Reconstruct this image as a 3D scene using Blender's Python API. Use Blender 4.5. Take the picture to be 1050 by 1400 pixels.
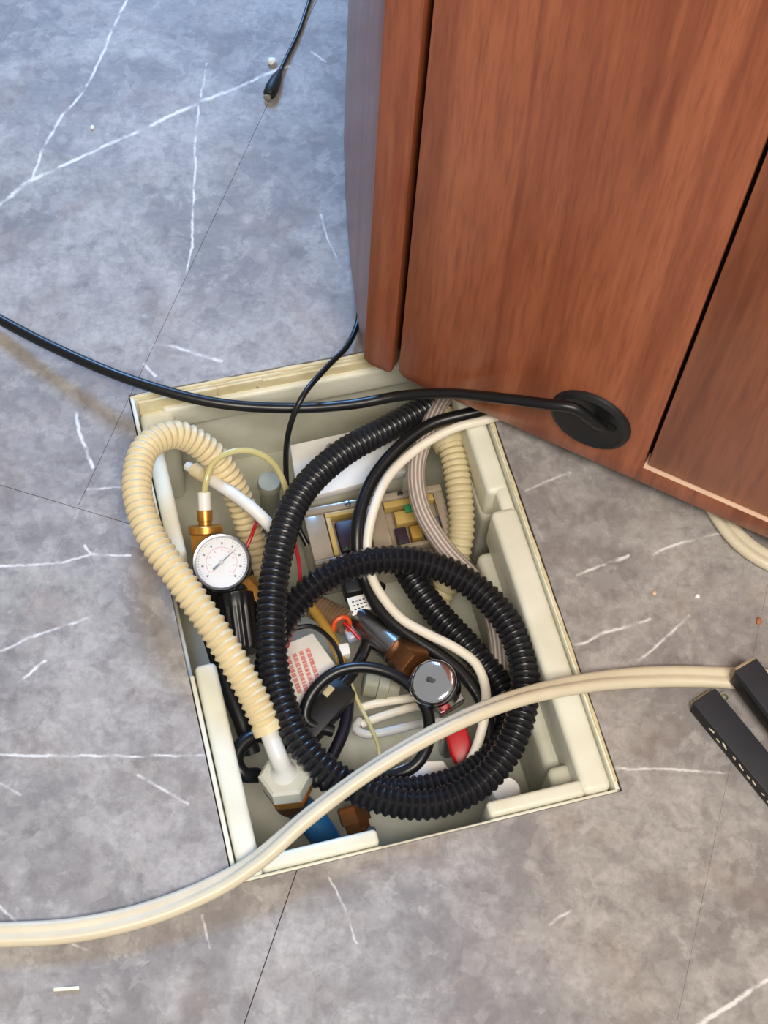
import bpy, bmesh, math, random
from mathutils import Vector, Matrix
random.seed(7)
for o in list(bpy.data.objects): bpy.data.objects.remove(o)
SC = bpy.context.scene
COL = SC.collection
# ------------------------------------------------------------------ camera
FPX = 2100.0; CAMZ = 1.25
Zc = Vector((110, 1163, FPX)).normalized()
Fc = Vector((0, 0, -1)); Yc = (Fc - Zc * Fc.dot(Zc)).normalized(); Xc = Yc.cross(Zc)
RW = Matrix((Xc, Yc, Zc)); CAM = Vector((0, 0, CAMZ))
cd = bpy.data.cameras.new('camera'); cd.sensor_fit = 'AUTO'; cd.sensor_width = 36; cd.lens = FPX / 1400 * 36
cd.clip_start = .01
cam = bpy.data.objects.new('camera', cd); COL.objects.link(cam)
cam.matrix_world = Matrix.Translation(CAM) @ RW.to_4x4()
SC.camera = cam
# ------------------------------------------------------------------ light
W = bpy.data.worlds.new('world'); SC.world = W; W.use_nodes = True
bg = W.node_tree.nodes['Background']; bg.inputs[0].default_value = (1.0, .96, .90, 1); bg.inputs[1].default_value = .235
def area(name, loc, target, sx, sy, col, power):
    l = bpy.data.lights.new(name, 'AREA'); l.shape = 'RECTANGLE'; l.size = sx; l.size_y = sy
    l.color = col; l.energy = power
    o = bpy.data.objects.new(name, l); COL.objects.link(o); o.location = loc
    o.rotation_euler = (Vector(target) - Vector(loc)).to_track_quat('-Z', 'Y').to_euler()
    return o
area('window_light', (-.85, 3.5, 2.0), (-.2, 1.0, 0), .8, .8, (.22, .50, 1.0), 84)
area('ceiling_lamp', (.35, -.7, 2.6), (.1, .6, 0), 1.3, .8, (1.0, .915, .815), 62)
SC.view_settings.view_transform = 'Standard'; SC.view_settings.look = 'None'
SC.view_settings.exposure = 0.45; SC.view_settings.gamma = 1; SC.view_settings.use_curve_mapping = False

# ------------------------------------------------------------------ helpers
def ray(u, v): return (RW @ Vector((u - 525, 700 - v, -FPX))).normalized()
def P(u, v, z=0.0):
    d = ray(u, v); return CAM + d * ((z - CAMZ) / d.z)
def lin(c): 
    c = c / 255; return c / 12.92 if c <= .04045 else ((c + .055) / 1.055) ** 2.4
def rgb(r, g, b): return (lin(r), lin(g), lin(b), 1)

MATS = {}
def mat(name, col, rough=.5, metal=0, bump=0, bscale=300, var=0, vscale=60, trans=0, coat=0, spec=.5, ior=1.45, alpha=1, col2=None):
    if name in MATS: return MATS[name]
    m = bpy.data.materials.new(name); m.use_nodes = True; N = m.node_tree.nodes; L = m.node_tree.links
    b = N['Principled BSDF']
    b.inputs['Base Color'].default_value = col; b.inputs['Roughness'].default_value = rough
    b.inputs['Metallic'].default_value = metal; b.inputs['Transmission Weight'].default_value = trans
    b.inputs['Coat Weight'].default_value = coat; b.inputs['Specular IOR Level'].default_value = spec
    b.inputs['IOR'].default_value = ior; b.inputs['Alpha'].default_value = alpha
    g = N.new('ShaderNodeNewGeometry')
    n = N.new('ShaderNodeTexNoise'); n.inputs['Scale'].default_value = vscale; n.inputs['Detail'].default_value = 5
    L.new(g.outputs['Position'], n.inputs['Vector'])
    r = N.new('ShaderNodeMapRange'); r.inputs['From Min'].default_value = .3; r.inputs['From Max'].default_value = .7
    L.new(n.outputs['Fac'], r.inputs['Value'])
    mx = N.new('ShaderNodeMix'); mx.data_type = 'RGBA'
    k = 1 - var if var else .94
    mx.inputs[6].default_value = col
    mx.inputs[7].default_value = col2 if col2 else (col[0] * k, col[1] * k, col[2] * k, 1)
    L.new(r.outputs[0], mx.inputs[0]); L.new(mx.outputs[2], b.inputs['Base Color'])
    if bump:
        n2 = N.new('ShaderNodeTexNoise'); n2.inputs['Scale'].default_value = bscale
        L.new(g.outputs['Position'], n2.inputs['Vector'])
        bp = N.new('ShaderNodeBump'); bp.inputs['Strength'].default_value = bump; bp.inputs['Distance'].default_value = .001
        L.new(n2.outputs['Fac'], bp.inputs['Height']); L.new(bp.outputs[0], b.inputs['Normal'])
    MATS[name] = m; return m

def mesh_obj(name, verts, faces, m, parent=None, smooth=True, origin=None, uvs=None, auto=None):
    """verts in world space; a top-level mesh gets its origin at its own base"""
    vs = [Vector(v) for v in verts]
    if parent is not None: org = parent['_org']; org = Vector(org)
    elif origin is not None: org = Vector(origin)
    else:
        c = sum(vs, Vector()) / len(vs); org = Vector((c.x, c.y, min(v.z for v in vs)))
    me = bpy.data.meshes.new(name); me.from_pydata([v - org for v in vs], [], faces)
    if uvs:
        ul = me.uv_layers.new(name='UVMap')
        for lp in me.loops: ul.data[lp.index].uv = uvs[lp.vertex_index]
    me.materials.append(m)
    o = bpy.data.objects.new(name, me); COL.objects.link(o)
    if parent is None: o.location = org
    else: o.parent = parent
    o['_org'] = tuple(org)
    if smooth:
        for p in me.polygons: p.use_smooth = True
        try: me.set_sharp_from_angle(angle=math.radians(38))
        except Exception: pass
    return o
def tag(o, label, cat, group=None, kind=None):
    if label: o['label'] = label
    if cat: o['category'] = cat
    if group: o['group'] = group
    if kind: o['kind'] = kind
    return o
def thing(name, loc, label, cat, group=None):
    o = bpy.data.objects.new(name, None); COL.objects.link(o); o.location = loc; o['_org'] = tuple(loc)
    o.empty_display_size = .02
    return tag(o, label, cat, group)

def spline(pts, step=.004):
    """Catmull-Rom (centripetal) through pts, resampled evenly"""
    pts = [Vector(p) for p in pts]
    p = [pts[0] * 2 - pts[1]] + pts + [pts[-1] * 2 - pts[-2]]
    out = []
    for i in range(1, len(p) - 2):
        p0, p1, p2, p3 = p[i - 1:i + 3]
        t0 = 0; t1 = t0 + max((p1 - p0).length, 1e-6) ** .5; t2 = t1 + max((p2 - p1).length, 1e-6) ** .5; t3 = t2 + max((p3 - p2).length, 1e-6) ** .5
        for k in range(24):
            t = t1 + (t2 - t1) * k / 24
            a1 = p0 * ((t1 - t) / (t1 - t0)) + p1 * ((t - t0) / (t1 - t0)); a2 = p1 * ((t2 - t) / (t2 - t1)) + p2 * ((t - t1) / (t2 - t1)); a3 = p2 * ((t3 - t) / (t3 - t2)) + p3 * ((t - t2) / (t3 - t2))
            b1 = a1 * ((t2 - t) / (t2 - t0)) + a2 * ((t - t0) / (t2 - t0)); b2 = a2 * ((t3 - t) / (t3 - t1)) + a3 * ((t - t1) / (t3 - t1))
            out.append(b1 * ((t2 - t) / (t2 - t1)) + b2 * ((t - t1) / (t2 - t1)))
    out.append(pts[-1])
    # smooth lightly
    for _ in range(6):
        out = [out[0]] + [(out[i - 1] + out[i] * 2 + out[i + 1]) / 4 for i in range(1, len(out) - 1)] + [out[-1]]
    d = [0]
    for a, b in zip(out, out[1:]): d.append(d[-1] + (b - a).length)
    n = max(2, int(d[-1] / step)); res = []; j = 0
    for i in range(n + 1):
        s = d[-1] * i / n
        while j < len(d) - 2 and d[j + 1] < s: j += 1
        seg = d[j + 1] - d[j]; f = 0 if seg < 1e-9 else (s - d[j]) / seg
        res.append(out[j].lerp(out[j + 1], f))
    return res, d[-1]
def px(pts): return [P(*q) for q in pts]
def frames(c):
    T = []
    for i in range(len(c)):
        T.append((c[min(i + 1, len(c) - 1)] - c[max(i - 1, 0)]).normalized())
    n = T[0].orthogonal().normalized(); out = []
    for i, t in enumerate(T):
        n = (n - t * n.dot(t)).normalized(); out.append((n, t.cross(n), t))
    return out
def tube(name, pts, r, m, parent=None, seg=14, step=.004, prof=None, origin=None, world=False, cap=True):
    """prof(s, length) -> radius; pts are (px,py,z) unless world"""
    c, Ln = spline(pts if world else px(pts), step)
    fr = frames(c); vs = []; fs = []; uv = []
    for i, (p, (n, b, t)) in enumerate(zip(c, fr)):
        s = Ln * i / (len(c) - 1); rr = prof(s, Ln) if prof else r
        for k in range(seg):
            a = 2 * math.pi * k / seg
            vs.append(p + (n * math.cos(a) + b * math.sin(a)) * rr); uv.append((k / seg, s))
    for i in range(len(c) - 1):
        for k in range(seg):
            k2 = (k + 1) % seg
            fs.append((i * seg + k, i * seg + k2, (i + 1) * seg + k2, (i + 1) * seg + k))
    if cap:
        fs.append(tuple(reversed(range(seg)))); fs.append(tuple(range((len(c) - 1) * seg, len(c) * seg)))
    return mesh_obj(name, vs, fs, m, parent, True, origin, uv)
def corrugated(name, pts, R, depth, period, m, parent=None, seg=20, sharp=2.2, origin=None, plain=()):
    def prof(s, Ln):
        for lo, hi, rr in plain:
            if lo <= s <= hi: return rr
        x = .5 + .5 * math.cos(2 * math.pi * s / period)
        return R - depth * (1 - x ** (1 / sharp))
    return tube(name, pts, R, m, parent, seg, period / 6, prof, origin)
def lathe(name, p0, p1, profile, m, parent=None, seg=24, origin=None, twist=0.0, smooth=True):
    """profile: list of (t 0..1 along p0->p1, radius)"""
    p0 = Vector(p0); p1 = Vector(p1); ax = (p1 - p0); t = ax.normalized()
    up = Vector((0, 0, 1)) if abs(t.z) < .9 else Vector((0, 1, 0))
    n = (up - t * up.dot(t)).normalized(); b = t.cross(n); vs = []; fs = []
    for (q, r) in profile:
        for k in range(seg):
            a = 2 * math.pi * k / seg + twist
            vs.append(p0 + ax * q + (n * math.cos(a) + b * math.sin(a)) * r)
    for i in range(len(profile) - 1):
        for k in range(seg):
            k2 = (k + 1) % seg; fs.append((i * seg + k, i * seg + k2, (i + 1) * seg + k2, (i + 1) * seg + k))
    fs.append(tuple(reversed(range(seg)))); fs.append(tuple(range((len(profile) - 1) * seg, len(profile) * seg)))
    return mesh_obj(name, vs, fs, m, parent, smooth, origin)
def bevelled(name, verts, faces, m, w, parent=None, origin=None, segs=2):
    bm = bmesh.new(); bv = [bm.verts.new(v) for v in verts]
    for f in faces: bm.faces.new([bv[i] for i in f])
    bmesh.ops.recalc_face_normals(bm, faces=bm.faces)
    es = [e for e in bm.edges if len(e.link_faces) == 2 and e.calc_face_angle(0) > .3]
    bmesh.ops.bevel(bm, geom=es, offset=w, segments=segs, profile=.5, affect='EDGES', clamp_overlap=True)
    bm.verts.index_update()
    v2 = [v.co.copy() for v in bm.verts]; f2 = [[v.index for v in f.verts] for f in bm.faces]; bm.free()
    return mesh_obj(name, v2, f2, m, parent, True, origin)
def prism(name, poly, ext, m, w=.001, parent=None, origin=None, segs=2):
    """poly: world points of one face, ext: extrusion vector"""
    n = len(poly); poly = [Vector(p) for p in poly]; ext = Vector(ext)
    vs = poly + [p + ext for p in poly]
    fs = [list(range(n))[::-1], list(range(n, 2 * n))] + [[i, (i + 1) % n, n + (i + 1) % n, n + i] for i in range(n)]
    return bevelled(name, vs, fs, m, w, parent, origin, segs)
def obox(name, c, ax, ay, hx, hy, hz, m, w=.002, parent=None, az=None, origin=None, segs=2):
    """oriented box: centre c, unit axes ax, ay, half sizes"""
    c = Vector(c); ax = Vector(ax).normalized(); ay = Vector(ay); ay = (ay - ax * ay.dot(ax)).normalized(); az = ax.cross(ay)
    poly = [c + ax * (hx * i) + ay * (hy * j) - az * hz for i, j in ((-1, -1), (1, -1), (1, 1), (-1, 1))]
    return prism(name, poly, az * 2 * hz, m, w, parent, origin, segs)
def blob(name, c, rx, ry, rz, m, parent=None, seed=0, jag=.14, label=None):
    bm = bmesh.new(); bmesh.ops.create_icosphere(bm, subdivisions=2, radius=1)
    rnd = random.Random(seed)
    vs = []
    for v in bm.verts:
        k = 1 + rnd.uniform(-jag, jag)
        vs.append(Vector(c) + Vector((v.co.x * rx * k, v.co.y * ry * k, max(v.co.z, -.6) * rz * k)))
    fs = [[v.index for v in f.verts] for f in bm.faces]; bm.free()
    zmin = min(v.z for v in vs)
    vs = [v + Vector((0, 0, c[2] - zmin)) for v in vs]
    return mesh_obj(name, vs, fs, m, parent)

# ------------------------------------------------------------------ materials
def vein_group():
    # node group: one vein segment; the mask so far rides along in the z channel
    G = bpy.data.node_groups.new('vein_segment', 'ShaderNodeTree')
    for nm, tp in (('P', 'NodeSocketVector'), ('A', 'NodeSocketVector'), ('D', 'NodeSocketVector'), ('InvLen2', 'NodeSocketFloat'), ('Width', 'NodeSocketFloat'), ('Strength', 'NodeSocketFloat')):
        G.interface.new_socket(nm, in_out='INPUT', socket_type=tp)
    G.interface.new_socket('P', in_out='OUTPUT', socket_type='NodeSocketVector')
    gi = G.nodes.new('NodeGroupInput'); go = G.nodes.new('NodeGroupOutput')
    def vm(op): n = G.nodes.new('ShaderNodeVectorMath'); n.operation = op; return n
    def mm(op, clamp=False): n = G.nodes.new('ShaderNodeMath'); n.operation = op; n.use_clamp = clamp; return n
    fl = vm('MULTIPLY'); fl.inputs[1].default_value = (1, 1, 0); G.links.new(gi.outputs['P'], fl.inputs[0])
    s = vm('SUBTRACT'); G.links.new(fl.outputs[0], s.inputs[0]); G.links.new(gi.outputs['A'], s.inputs[1])
    d = vm('DOT_PRODUCT'); G.links.new(s.outputs[0], d.inputs[0]); G.links.new(gi.outputs['D'], d.inputs[1])
    k = mm('MULTIPLY', True); G.links.new(d.outputs['Value'], k.inputs[0]); G.links.new(gi.outputs['InvLen2'], k.inputs[1])
    sc = vm('SCALE'); G.links.new(gi.outputs['D'], sc.inputs[0]); G.links.new(k.outputs[0], sc.inputs['Scale'])
    ds = vm('DISTANCE'); G.links.new(s.outputs[0], ds.inputs[0]); G.links.new(sc.outputs[0], ds.inputs[1])
    q = mm('DIVIDE'); G.links.new(ds.outputs['Value'], q.inputs[0]); G.links.new(gi.outputs['Width'], q.inputs[1])
    i = mm('SUBTRACT', True); i.inputs[0].default_value = 1.0; G.links.new(q.outputs[0], i.inputs[1])
    st_ = mm('MULTIPLY'); G.links.new(i.outputs[0], st_.inputs[0]); G.links.new(gi.outputs['Strength'], st_.inputs[1])
    cb = G.nodes.new('ShaderNodeCombineXYZ'); cb.inputs[0].default_value = -1e6; cb.inputs[1].default_value = -1e6; G.links.new(st_.outputs[0], cb.inputs[2])
    mxv = vm('MAXIMUM'); G.links.new(gi.outputs['P'], mxv.inputs[0]); G.links.new(cb.outputs[0], mxv.inputs[1])
    G.links.new(mxv.outputs[0], go.inputs[0])
    return G
VG = vein_group()
VEINS = [
 (3.6, 1.0, [(-70, 335), (0, 279), (41, 247), (91, 224), (151, 197), (197, 176), (242, 153), (274, 139), (320, 121), (361, 103), (395, 91)]),
 (2.8, .75, [(43, 249), (57, 208), (85, 158), (117, 123), (142, 69), (158, 30), (178, -10)]),
 (2.2, .7, [(283, 87), (272, 142), (267, 197), (266, 256), (261, 338), (254, 379)]),
 (2.2, .6, [(439, 293), (450, 329), (464, 366)]),
 (3.2, 1.0, [(210, 472), (232, 472), (265, 482), (303, 493)]),
 (3.0, .8, [(198, 498), (213, 512)]),
 (3.0, .9, [(104, 565), (108, 589), (117, 613), (126, 639)]),
 (2.2, .7, [(0, 773), (85, 770), (125, 758), (177, 760)]), (2.2, .7, [(116, 744), (125, 758)]),
 (2.0, .45, [(120, 667), (165, 665)]),
 (2.4, .7, [(0, 889), (60, 866), (120, 845)]), (2.6, .8, [(26, 932), (60, 904)]),
 (2.2, .65, [(-10, 1030), (104, 1034), (280, 1033)]),
 (2.2, .5, [(188, 1060), (256, 1100)]), (2.0, .5, [(0, 1072), (28, 1088)]),
 (2.4, .6, [(0, 1240), (28, 1264)]), (2.4, .5, [(100, 1292), (128, 1304)]), (1.8, .4, [(276, 1252), (288, 1296)]),
 (3.4, 1.0, [(955, 1403), (1010, 1365), (1060, 1332)]),
 (2.8, .8, [(790, 786), (820, 773), (858, 759)]), (2.6, .75, [(893, 757), (920, 747), (950, 737)]), (2.0, .4, [(950, 737), (992, 727)]),
 (2.2, .6, [(720, 670), (780, 645)]),
 (2.6, .7, [(770, 885), (800, 877), (824, 866), (860, 857), (888, 848)]), (2.4, .6, [(875, 903), (905, 877), (943, 842)]),
 (2.2, .6, [(845, 1050), (895, 1051), (940, 1053), (998, 1058)]),
 (2.2, .5, [(750, 1262), (781, 1245)]), (2.0, .5, [(428, 70), (445, 84)]), (1.8, .4, [(450, 1200), (490, 1290)])]
def floor_material(inside=None):
    """inside(point) tells whether a vein's piece may touch the tile this material is for"""
    m = bpy.data.materials.new('marbled_vinyl'); m.use_nodes = True; T = m.node_tree; N = T.nodes; L = T.links
    g = N.new('ShaderNodeNewGeometry')
    flat = N.new('ShaderNodeVectorMath'); flat.operation = 'MULTIPLY'; flat.inputs[1].default_value = (1, 1, 0)
    L.new(g.outputs['Position'], flat.inputs[0])
    def noise(scale, detail=4, rough=.55, dist=0):
        n = N.new('ShaderNodeTexNoise'); n.inputs['Scale'].default_value = scale; n.inputs['Detail'].default_value = detail
        n.inputs['Roughness'].default_value = rough; n.inputs['Distortion'].default_value = dist
        L.new(flat.outputs[0], n.inputs['Vector']); return n
    def rng(src, a, b, c=0, d_=1):
        r = N.new('ShaderNodeMapRange'); r.inputs['From Min'].default_value = a; r.inputs['From Max'].default_value = b
        r.inputs['To Min'].default_value = c; r.inputs['To Max'].default_value = d_; L.new(src, r.inputs['Value']); return r.outputs[0]
    def mix(fac, a, b, mode='MIX'):
        x = N.new('ShaderNodeMix'); x.data_type = 'RGBA'; x.blend_type = mode
        for s_, v in ((0, fac), (6, a), (7, b)):
            if isinstance(v, (tuple, float)): x.inputs[s_].default_value = v
            else: L.new(v, x.inputs[s_])
        return x.outputs[2]
    # warped position for the veins
    w = noise(26, 6, .7); ws = N.new('ShaderNodeVectorMath'); ws.operation = 'SUBTRACT'; ws.inputs[1].default_value = (.5, .5, .5)
    L.new(w.outputs['Color'], ws.inputs[0])
    wm = N.new('ShaderNodeVectorMath'); wm.operation = 'MULTIPLY_ADD'; wm.inputs[1].default_value = (.010, .010, 0)
    L.new(ws.outputs[0], wm.inputs[0]); L.new(flat.outputs[0], wm.inputs[2])
    cur = wm.outputs[0]
    for wd, st, pl in VEINS:
        for a, b in zip(pl, pl[1:]):
            A = P(*a); B = P(*b); D = B - A
            if inside is None or not (inside(A) or inside(B) or inside((A + B) / 2)): continue
            n = N.new('ShaderNodeGroup'); n.node_tree = VG
            n.inputs['A'].default_value = A; n.inputs['D'].default_value = D; n.inputs['InvLen2'].default_value = 1 / D.length_squared
            n.inputs['Width'].default_value = wd * .0008; n.inputs['Strength'].default_value = st * 1.35
            L.new(cur, n.inputs['P']); cur = n.outputs[0]
    sz = N.new('ShaderNodeSeparateXYZ'); L.new(cur, sz.inputs[0]); cur = sz.outputs[2]
    brk = rng(noise(46, 3).outputs['Fac'], .38, .60, .12, 1.35)
    vf = N.new('ShaderNodeMath'); vf.operation = 'MULTIPLY'; vf.use_clamp = True; L.new(cur, vf.inputs[0]); L.new(brk, vf.inputs[1])
    big = noise(7, 5, .6, .6).outputs['Fac']; mid = noise(34, 7, .68, .35).outputs['Fac']; fine = noise(150, 5, .7).outputs['Fac']
    c = mix(rng(big, .42, .58), rgb(140, 136, 135), rgb(172, 168, 165))
    c = mix(rng(mid, .36, .47, .52, 0), c, rgb(116, 109, 109))
    c = mix(rng(mid, .545, .60, 0, .42), c, rgb(190, 185, 181))
    c = mix(rng(noise(15, 4, .5, .3).outputs['Fac'], .52, .70, 0, .42), c, rgb(148, 130, 117))
    c = mix(rng(fine, .40, .66, 0, .42), c, rgb(116, 110, 108))
    vo = N.new('ShaderNodeTexVoronoi'); vo.inputs['Scale'].default_value = 34; L.new(wm.outputs[0], vo.inputs['Vector'])
    c = mix(rng(vo.outputs['Distance'], .12, .30, .22, 0), c, rgb(196, 193, 190))
    v2 = N.new('ShaderNodeTexVoronoi'); v2.inputs['Scale'].default_value = 75; v2.feature = 'SMOOTH_F1'; v2.inputs['Smoothness'].default_value = .25
    w2 = N.new('ShaderNodeVectorMath'); w2.operation = 'MULTIPLY_ADD'; w2.inputs[1].default_value = (.03, .03, 0); L.new(ws.outputs[0], w2.inputs[0]); L.new(flat.outputs[0], w2.inputs[2])
    L.new(w2.outputs[0], v2.inputs['Vector']); s2 = N.new('ShaderNodeSeparateColor'); L.new(v2.outputs['Color'], s2.inputs[0])
    c = mix(rng(s2.outputs[0], .15, .45, .20, 0), c, rgb(112, 106, 104)); c = mix(rng(s2.outputs[1], .6, .9, 0, .22), c, rgb(186, 181, 177))
    c = mix(vf.outputs[0], c, rgb(224, 223, 222))
    b = N['Principled BSDF']; L.new(c, b.inputs['Base Color'])
    b.inputs['Roughness'].default_value = .55; b.inputs['Specular IOR Level'].default_value = .4
    bp = N.new('ShaderNodeBump'); bp.inputs['Strength'].default_value = .12; bp.inputs['Distance'].default_value = .0006
    L.new(mid, bp.inputs['Height']); L.new(bp.outputs[0], b.inputs['Normal'])
    return m

def wood_material(name, ang, seedoff, dark=(132, 69, 42), light=(168, 98, 66)):
    m = bpy.data.materials.new(name); m.use_nodes = True; T = m.node_tree; N = T.nodes; L = T.links
    g = N.new('ShaderNodeNewGeometry'); mp = N.new('ShaderNodeMapping'); mp.vector_type = 'TEXTURE'
    mp.inputs['Rotation'].default_value = (0, 0, ang); L.new(g.outputs['Position'], mp.inputs['Vector'])
    sc = N.new('ShaderNodeVectorMath'); sc.operation = 'MULTIPLY_ADD'; sc.inputs[1].default_value = (1, 1, .07); sc.inputs[2].default_value = seedoff
    L.new(mp.outputs[0], sc.inputs[0])
    def noise(scale, detail=4, rough=.55, dist=0):
        n = N.new('ShaderNodeTexNoise'); n.inputs['Scale'].default_value = scale; n.inputs['Detail'].default_value = detail
        n.inputs['Roughness'].default_value = rough; n.inputs['Distortion'].default_value = dist
        L.new(sc.outputs[0], n.inputs['Vector']); return n.outputs['Fac']
    def rng(src, a, b, c=0, d_=1):
        r = N.new('ShaderNodeMapRange'); r.inputs['From Min'].default_value = a; r.inputs['From Max'].default_value = b
        r.inputs['To Min'].default_value = c; r.inputs['To Max'].default_value = d_; L.new(src, r.inputs['Value']); return r.outputs[0]
    def mix(fac, a, b):
        x = N.new('ShaderNodeMix'); x.data_type = 'RGBA'
        for s_, v in ((0, fac), (6, a), (7, b)):
            if isinstance(v, (tuple, float)): x.inputs[s_].default_value = v
            else: L.new(v, x.inputs[s_])
        return x.outputs[2]
    c = mix(rng(noise(16, 3, .5, .5), .32, .68), rgb(*dark), rgb(*light))
    # cathedral grain: contour lines of a low frequency field
    wv = N.new('ShaderNodeMath'); wv.operation = 'MULTIPLY'; wv.inputs[1].default_value = 60; L.new(noise(7, 2, .45, .3), wv.inputs[0])
    sn = N.new('ShaderNodeMath'); sn.operation = 'SINE'; L.new(wv.outputs[0], sn.inputs[0])
    c = mix(rng(sn.outputs[0], .55, 1.0, 0, .42), c, rgb(112, 52, 30))
    c = mix(rng(noise(230, 5, .65), .44, .68, 0, .5), c, rgb(106, 50, 30))
    c = mix(rng(noise(90, 4, .6), .52, .72, 0, .42), c, rgb(178, 108, 72))
    b = N['Principled BSDF']; L.new(c, b.inputs['Base Color']); b.inputs['Roughness'].default_value = .34
    b.inputs['Coat Weight'].default_value = .15; b.inputs['Coat Roughness'].default_value = .2
    return m

M_floor = floor_material()
M_slab = mat('dark_screed', rgb(96, 82, 62), .9, var=.4, vscale=90, bump=.4)
ANG = math.radians(-21.8)
M_wood = wood_material('cherry_laminate', ANG, (0, 0, 0))
M_wood2 = wood_material('cherry_laminate_door', ANG, (3.1, 1.7, .3), (132, 72, 46), (166, 98, 66))
M_wood3 = wood_material('cherry_laminate_side', ANG, (7.7, 4.2, .9))
M_carc = mat('black_carcass', rgb(14, 12, 12), .8)
M_edge = mat('pale_edge_band', rgb(232, 198, 170), .35, var=.12)
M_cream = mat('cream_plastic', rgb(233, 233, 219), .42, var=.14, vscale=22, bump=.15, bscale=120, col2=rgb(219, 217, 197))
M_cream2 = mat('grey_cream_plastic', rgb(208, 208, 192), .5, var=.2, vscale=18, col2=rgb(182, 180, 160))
M_caulk = mat('yellowed_caulk', rgb(230, 219, 182), .6, var=.2, vscale=40, bump=.4, bscale=90, col2=rgb(206, 190, 146))
M_hose_c = mat('beige_hose', rgb(226, 208, 164), .42, var=.08, vscale=30)
M_hose_c2 = mat('beige_hose_dull', rgb(206, 192, 152), .5, var=.1, vscale=30)
M_blk = mat('black_rubber', rgb(24, 24, 26), .33, var=.2)
M_blk2 = mat('black_hose', rgb(30, 30, 34), .29, var=.25, vscale=25)
M_blkm = mat('black_matt_plastic', rgb(30, 30, 32), .5, var=.2)
M_strip = mat('charcoal_vinyl', rgb(52, 54, 60), .5, var=.2, vscale=40)
M_white = mat('white_plastic', rgb(236, 234, 228), .35, var=.06)
M_whitew = mat('white_sheath', rgb(238, 230, 212), .4, var=.06)
M_flat = mat('ivory_sheath', rgb(220, 209, 182), .36, var=.08)
M_brass = mat('brass', rgb(214, 160, 80), .32, metal=.75, var=.25, col2=rgb(176, 122, 56))
M_copper = mat('brown_bronze', rgb(140, 92, 54), .35, metal=.8, var=.3)
M_chrome = mat('chrome', rgb(236, 240, 248), .10, metal=1)
M_steel = mat('steel', rgb(170, 172, 176), .28, metal=1, var=.2)
M_grey = mat('grey_green_pvc', rgb(150, 150, 132), .5, var=.15)
M_red = mat('red_plastic', rgb(190, 22, 30), .35, var=.12)
M_redw = mat('red_wire', rgb(176, 30, 36), .4)
M_org = mat('orange_wire', rgb(222, 84, 30), .4)
M_yel = mat('ochre_strip', rgb(176, 138, 62), .45, var=.2)
M_ygrn = mat('pale_wire', rgb(214, 206, 150), .45)
M_blue = mat('blue_hose', rgb(34, 92, 138), .4, var=.2)
M_ink = mat('dark_ink', rgb(60, 62, 66), .6)
M_redink = mat('faded_red_ink', rgb(208, 118, 112), .7, var=.3, vscale=200, col2=rgb(222, 158, 152))
M_dial = mat('dial_white', rgb(238, 238, 234), .5, var=.03)
M_gold = mat('gold_label', rgb(196, 166, 96), .4, var=.25)
M_brownbox = mat('smoky_plastic', rgb(164, 150, 130), .22, var=.2, vscale=30, coat=.4)
M_dark = mat('dark_violet_part', rgb(58, 44, 54), .4, var=.2)
M_green = mat('green_terminal', rgb(60, 150, 96), .4)
M_blup = mat('blue_part', rgb(92, 104, 132), .4)
def glassy(name, col, rough, tr):
    m = bpy.data.materials.new(name); m.use_nodes = True; N = m.node_tree.nodes; L = m.node_tree.links
    b = N['Principled BSDF']; b.inputs['Base Color'].default_value = col; b.inputs['Roughness'].default_value = rough
    t = N.new('ShaderNodeBsdfTransparent'); x = N.new('ShaderNodeMixShader'); x.inputs[0].default_value = tr
    L.new(b.outputs[0], x.inputs[1]); L.new(t.outputs[0], x.inputs[2]); L.new(x.outputs[0], N['Material Output'].inputs[0])
    return m
M_glass = glassy('gauge_glass', (.9, .93, 1, 1), .03, .86)
M_clear = glassy('clear_yellow_tube', rgb(224, 214, 150), .15, .35)
M_frost = glassy('frosted_white', rgb(226, 228, 226), .3, .10)
def striped_hose():
    m = bpy.data.materials.new('reinforced_clear_hose'); m.use_nodes = True; N = m.node_tree.nodes; L = m.node_tree.links
    uv = N.new('ShaderNodeUVMap'); sp = N.new('ShaderNodeSeparateXYZ'); L.new(uv.outputs[0], sp.inputs[0])
    k = N.new('ShaderNodeMath'); k.operation = 'MULTIPLY'; k.inputs[1].default_value = 2 * math.pi * 14; L.new(sp.outputs[0], k.inputs[0])
    s = N.new('ShaderNodeMath'); s.operation = 'SINE'; L.new(k.outputs[0], s.inputs[0])
    r = N.new('ShaderNodeMapRange'); r.inputs['From Min'].default_value = -.2; r.inputs['From Max'].default_value = .9; L.new(s.outputs[0], r.inputs['Value'])
    x = N.new('ShaderNodeMix'); x.data_type = 'RGBA'; x.inputs[6].default_value = rgb(150, 134, 124); x.inputs[7].default_value = rgb(206, 196, 188)
    L.new(r.outputs[0], x.inputs[0]); b = N['Principled BSDF']; L.new(x.outputs[2], b.inputs['Base Color'])
    b.inputs['Roughness'].default_value = .2; b.inputs['Coat Weight'].default_value = .4
    return m
M_stripe = striped_hose()

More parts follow.
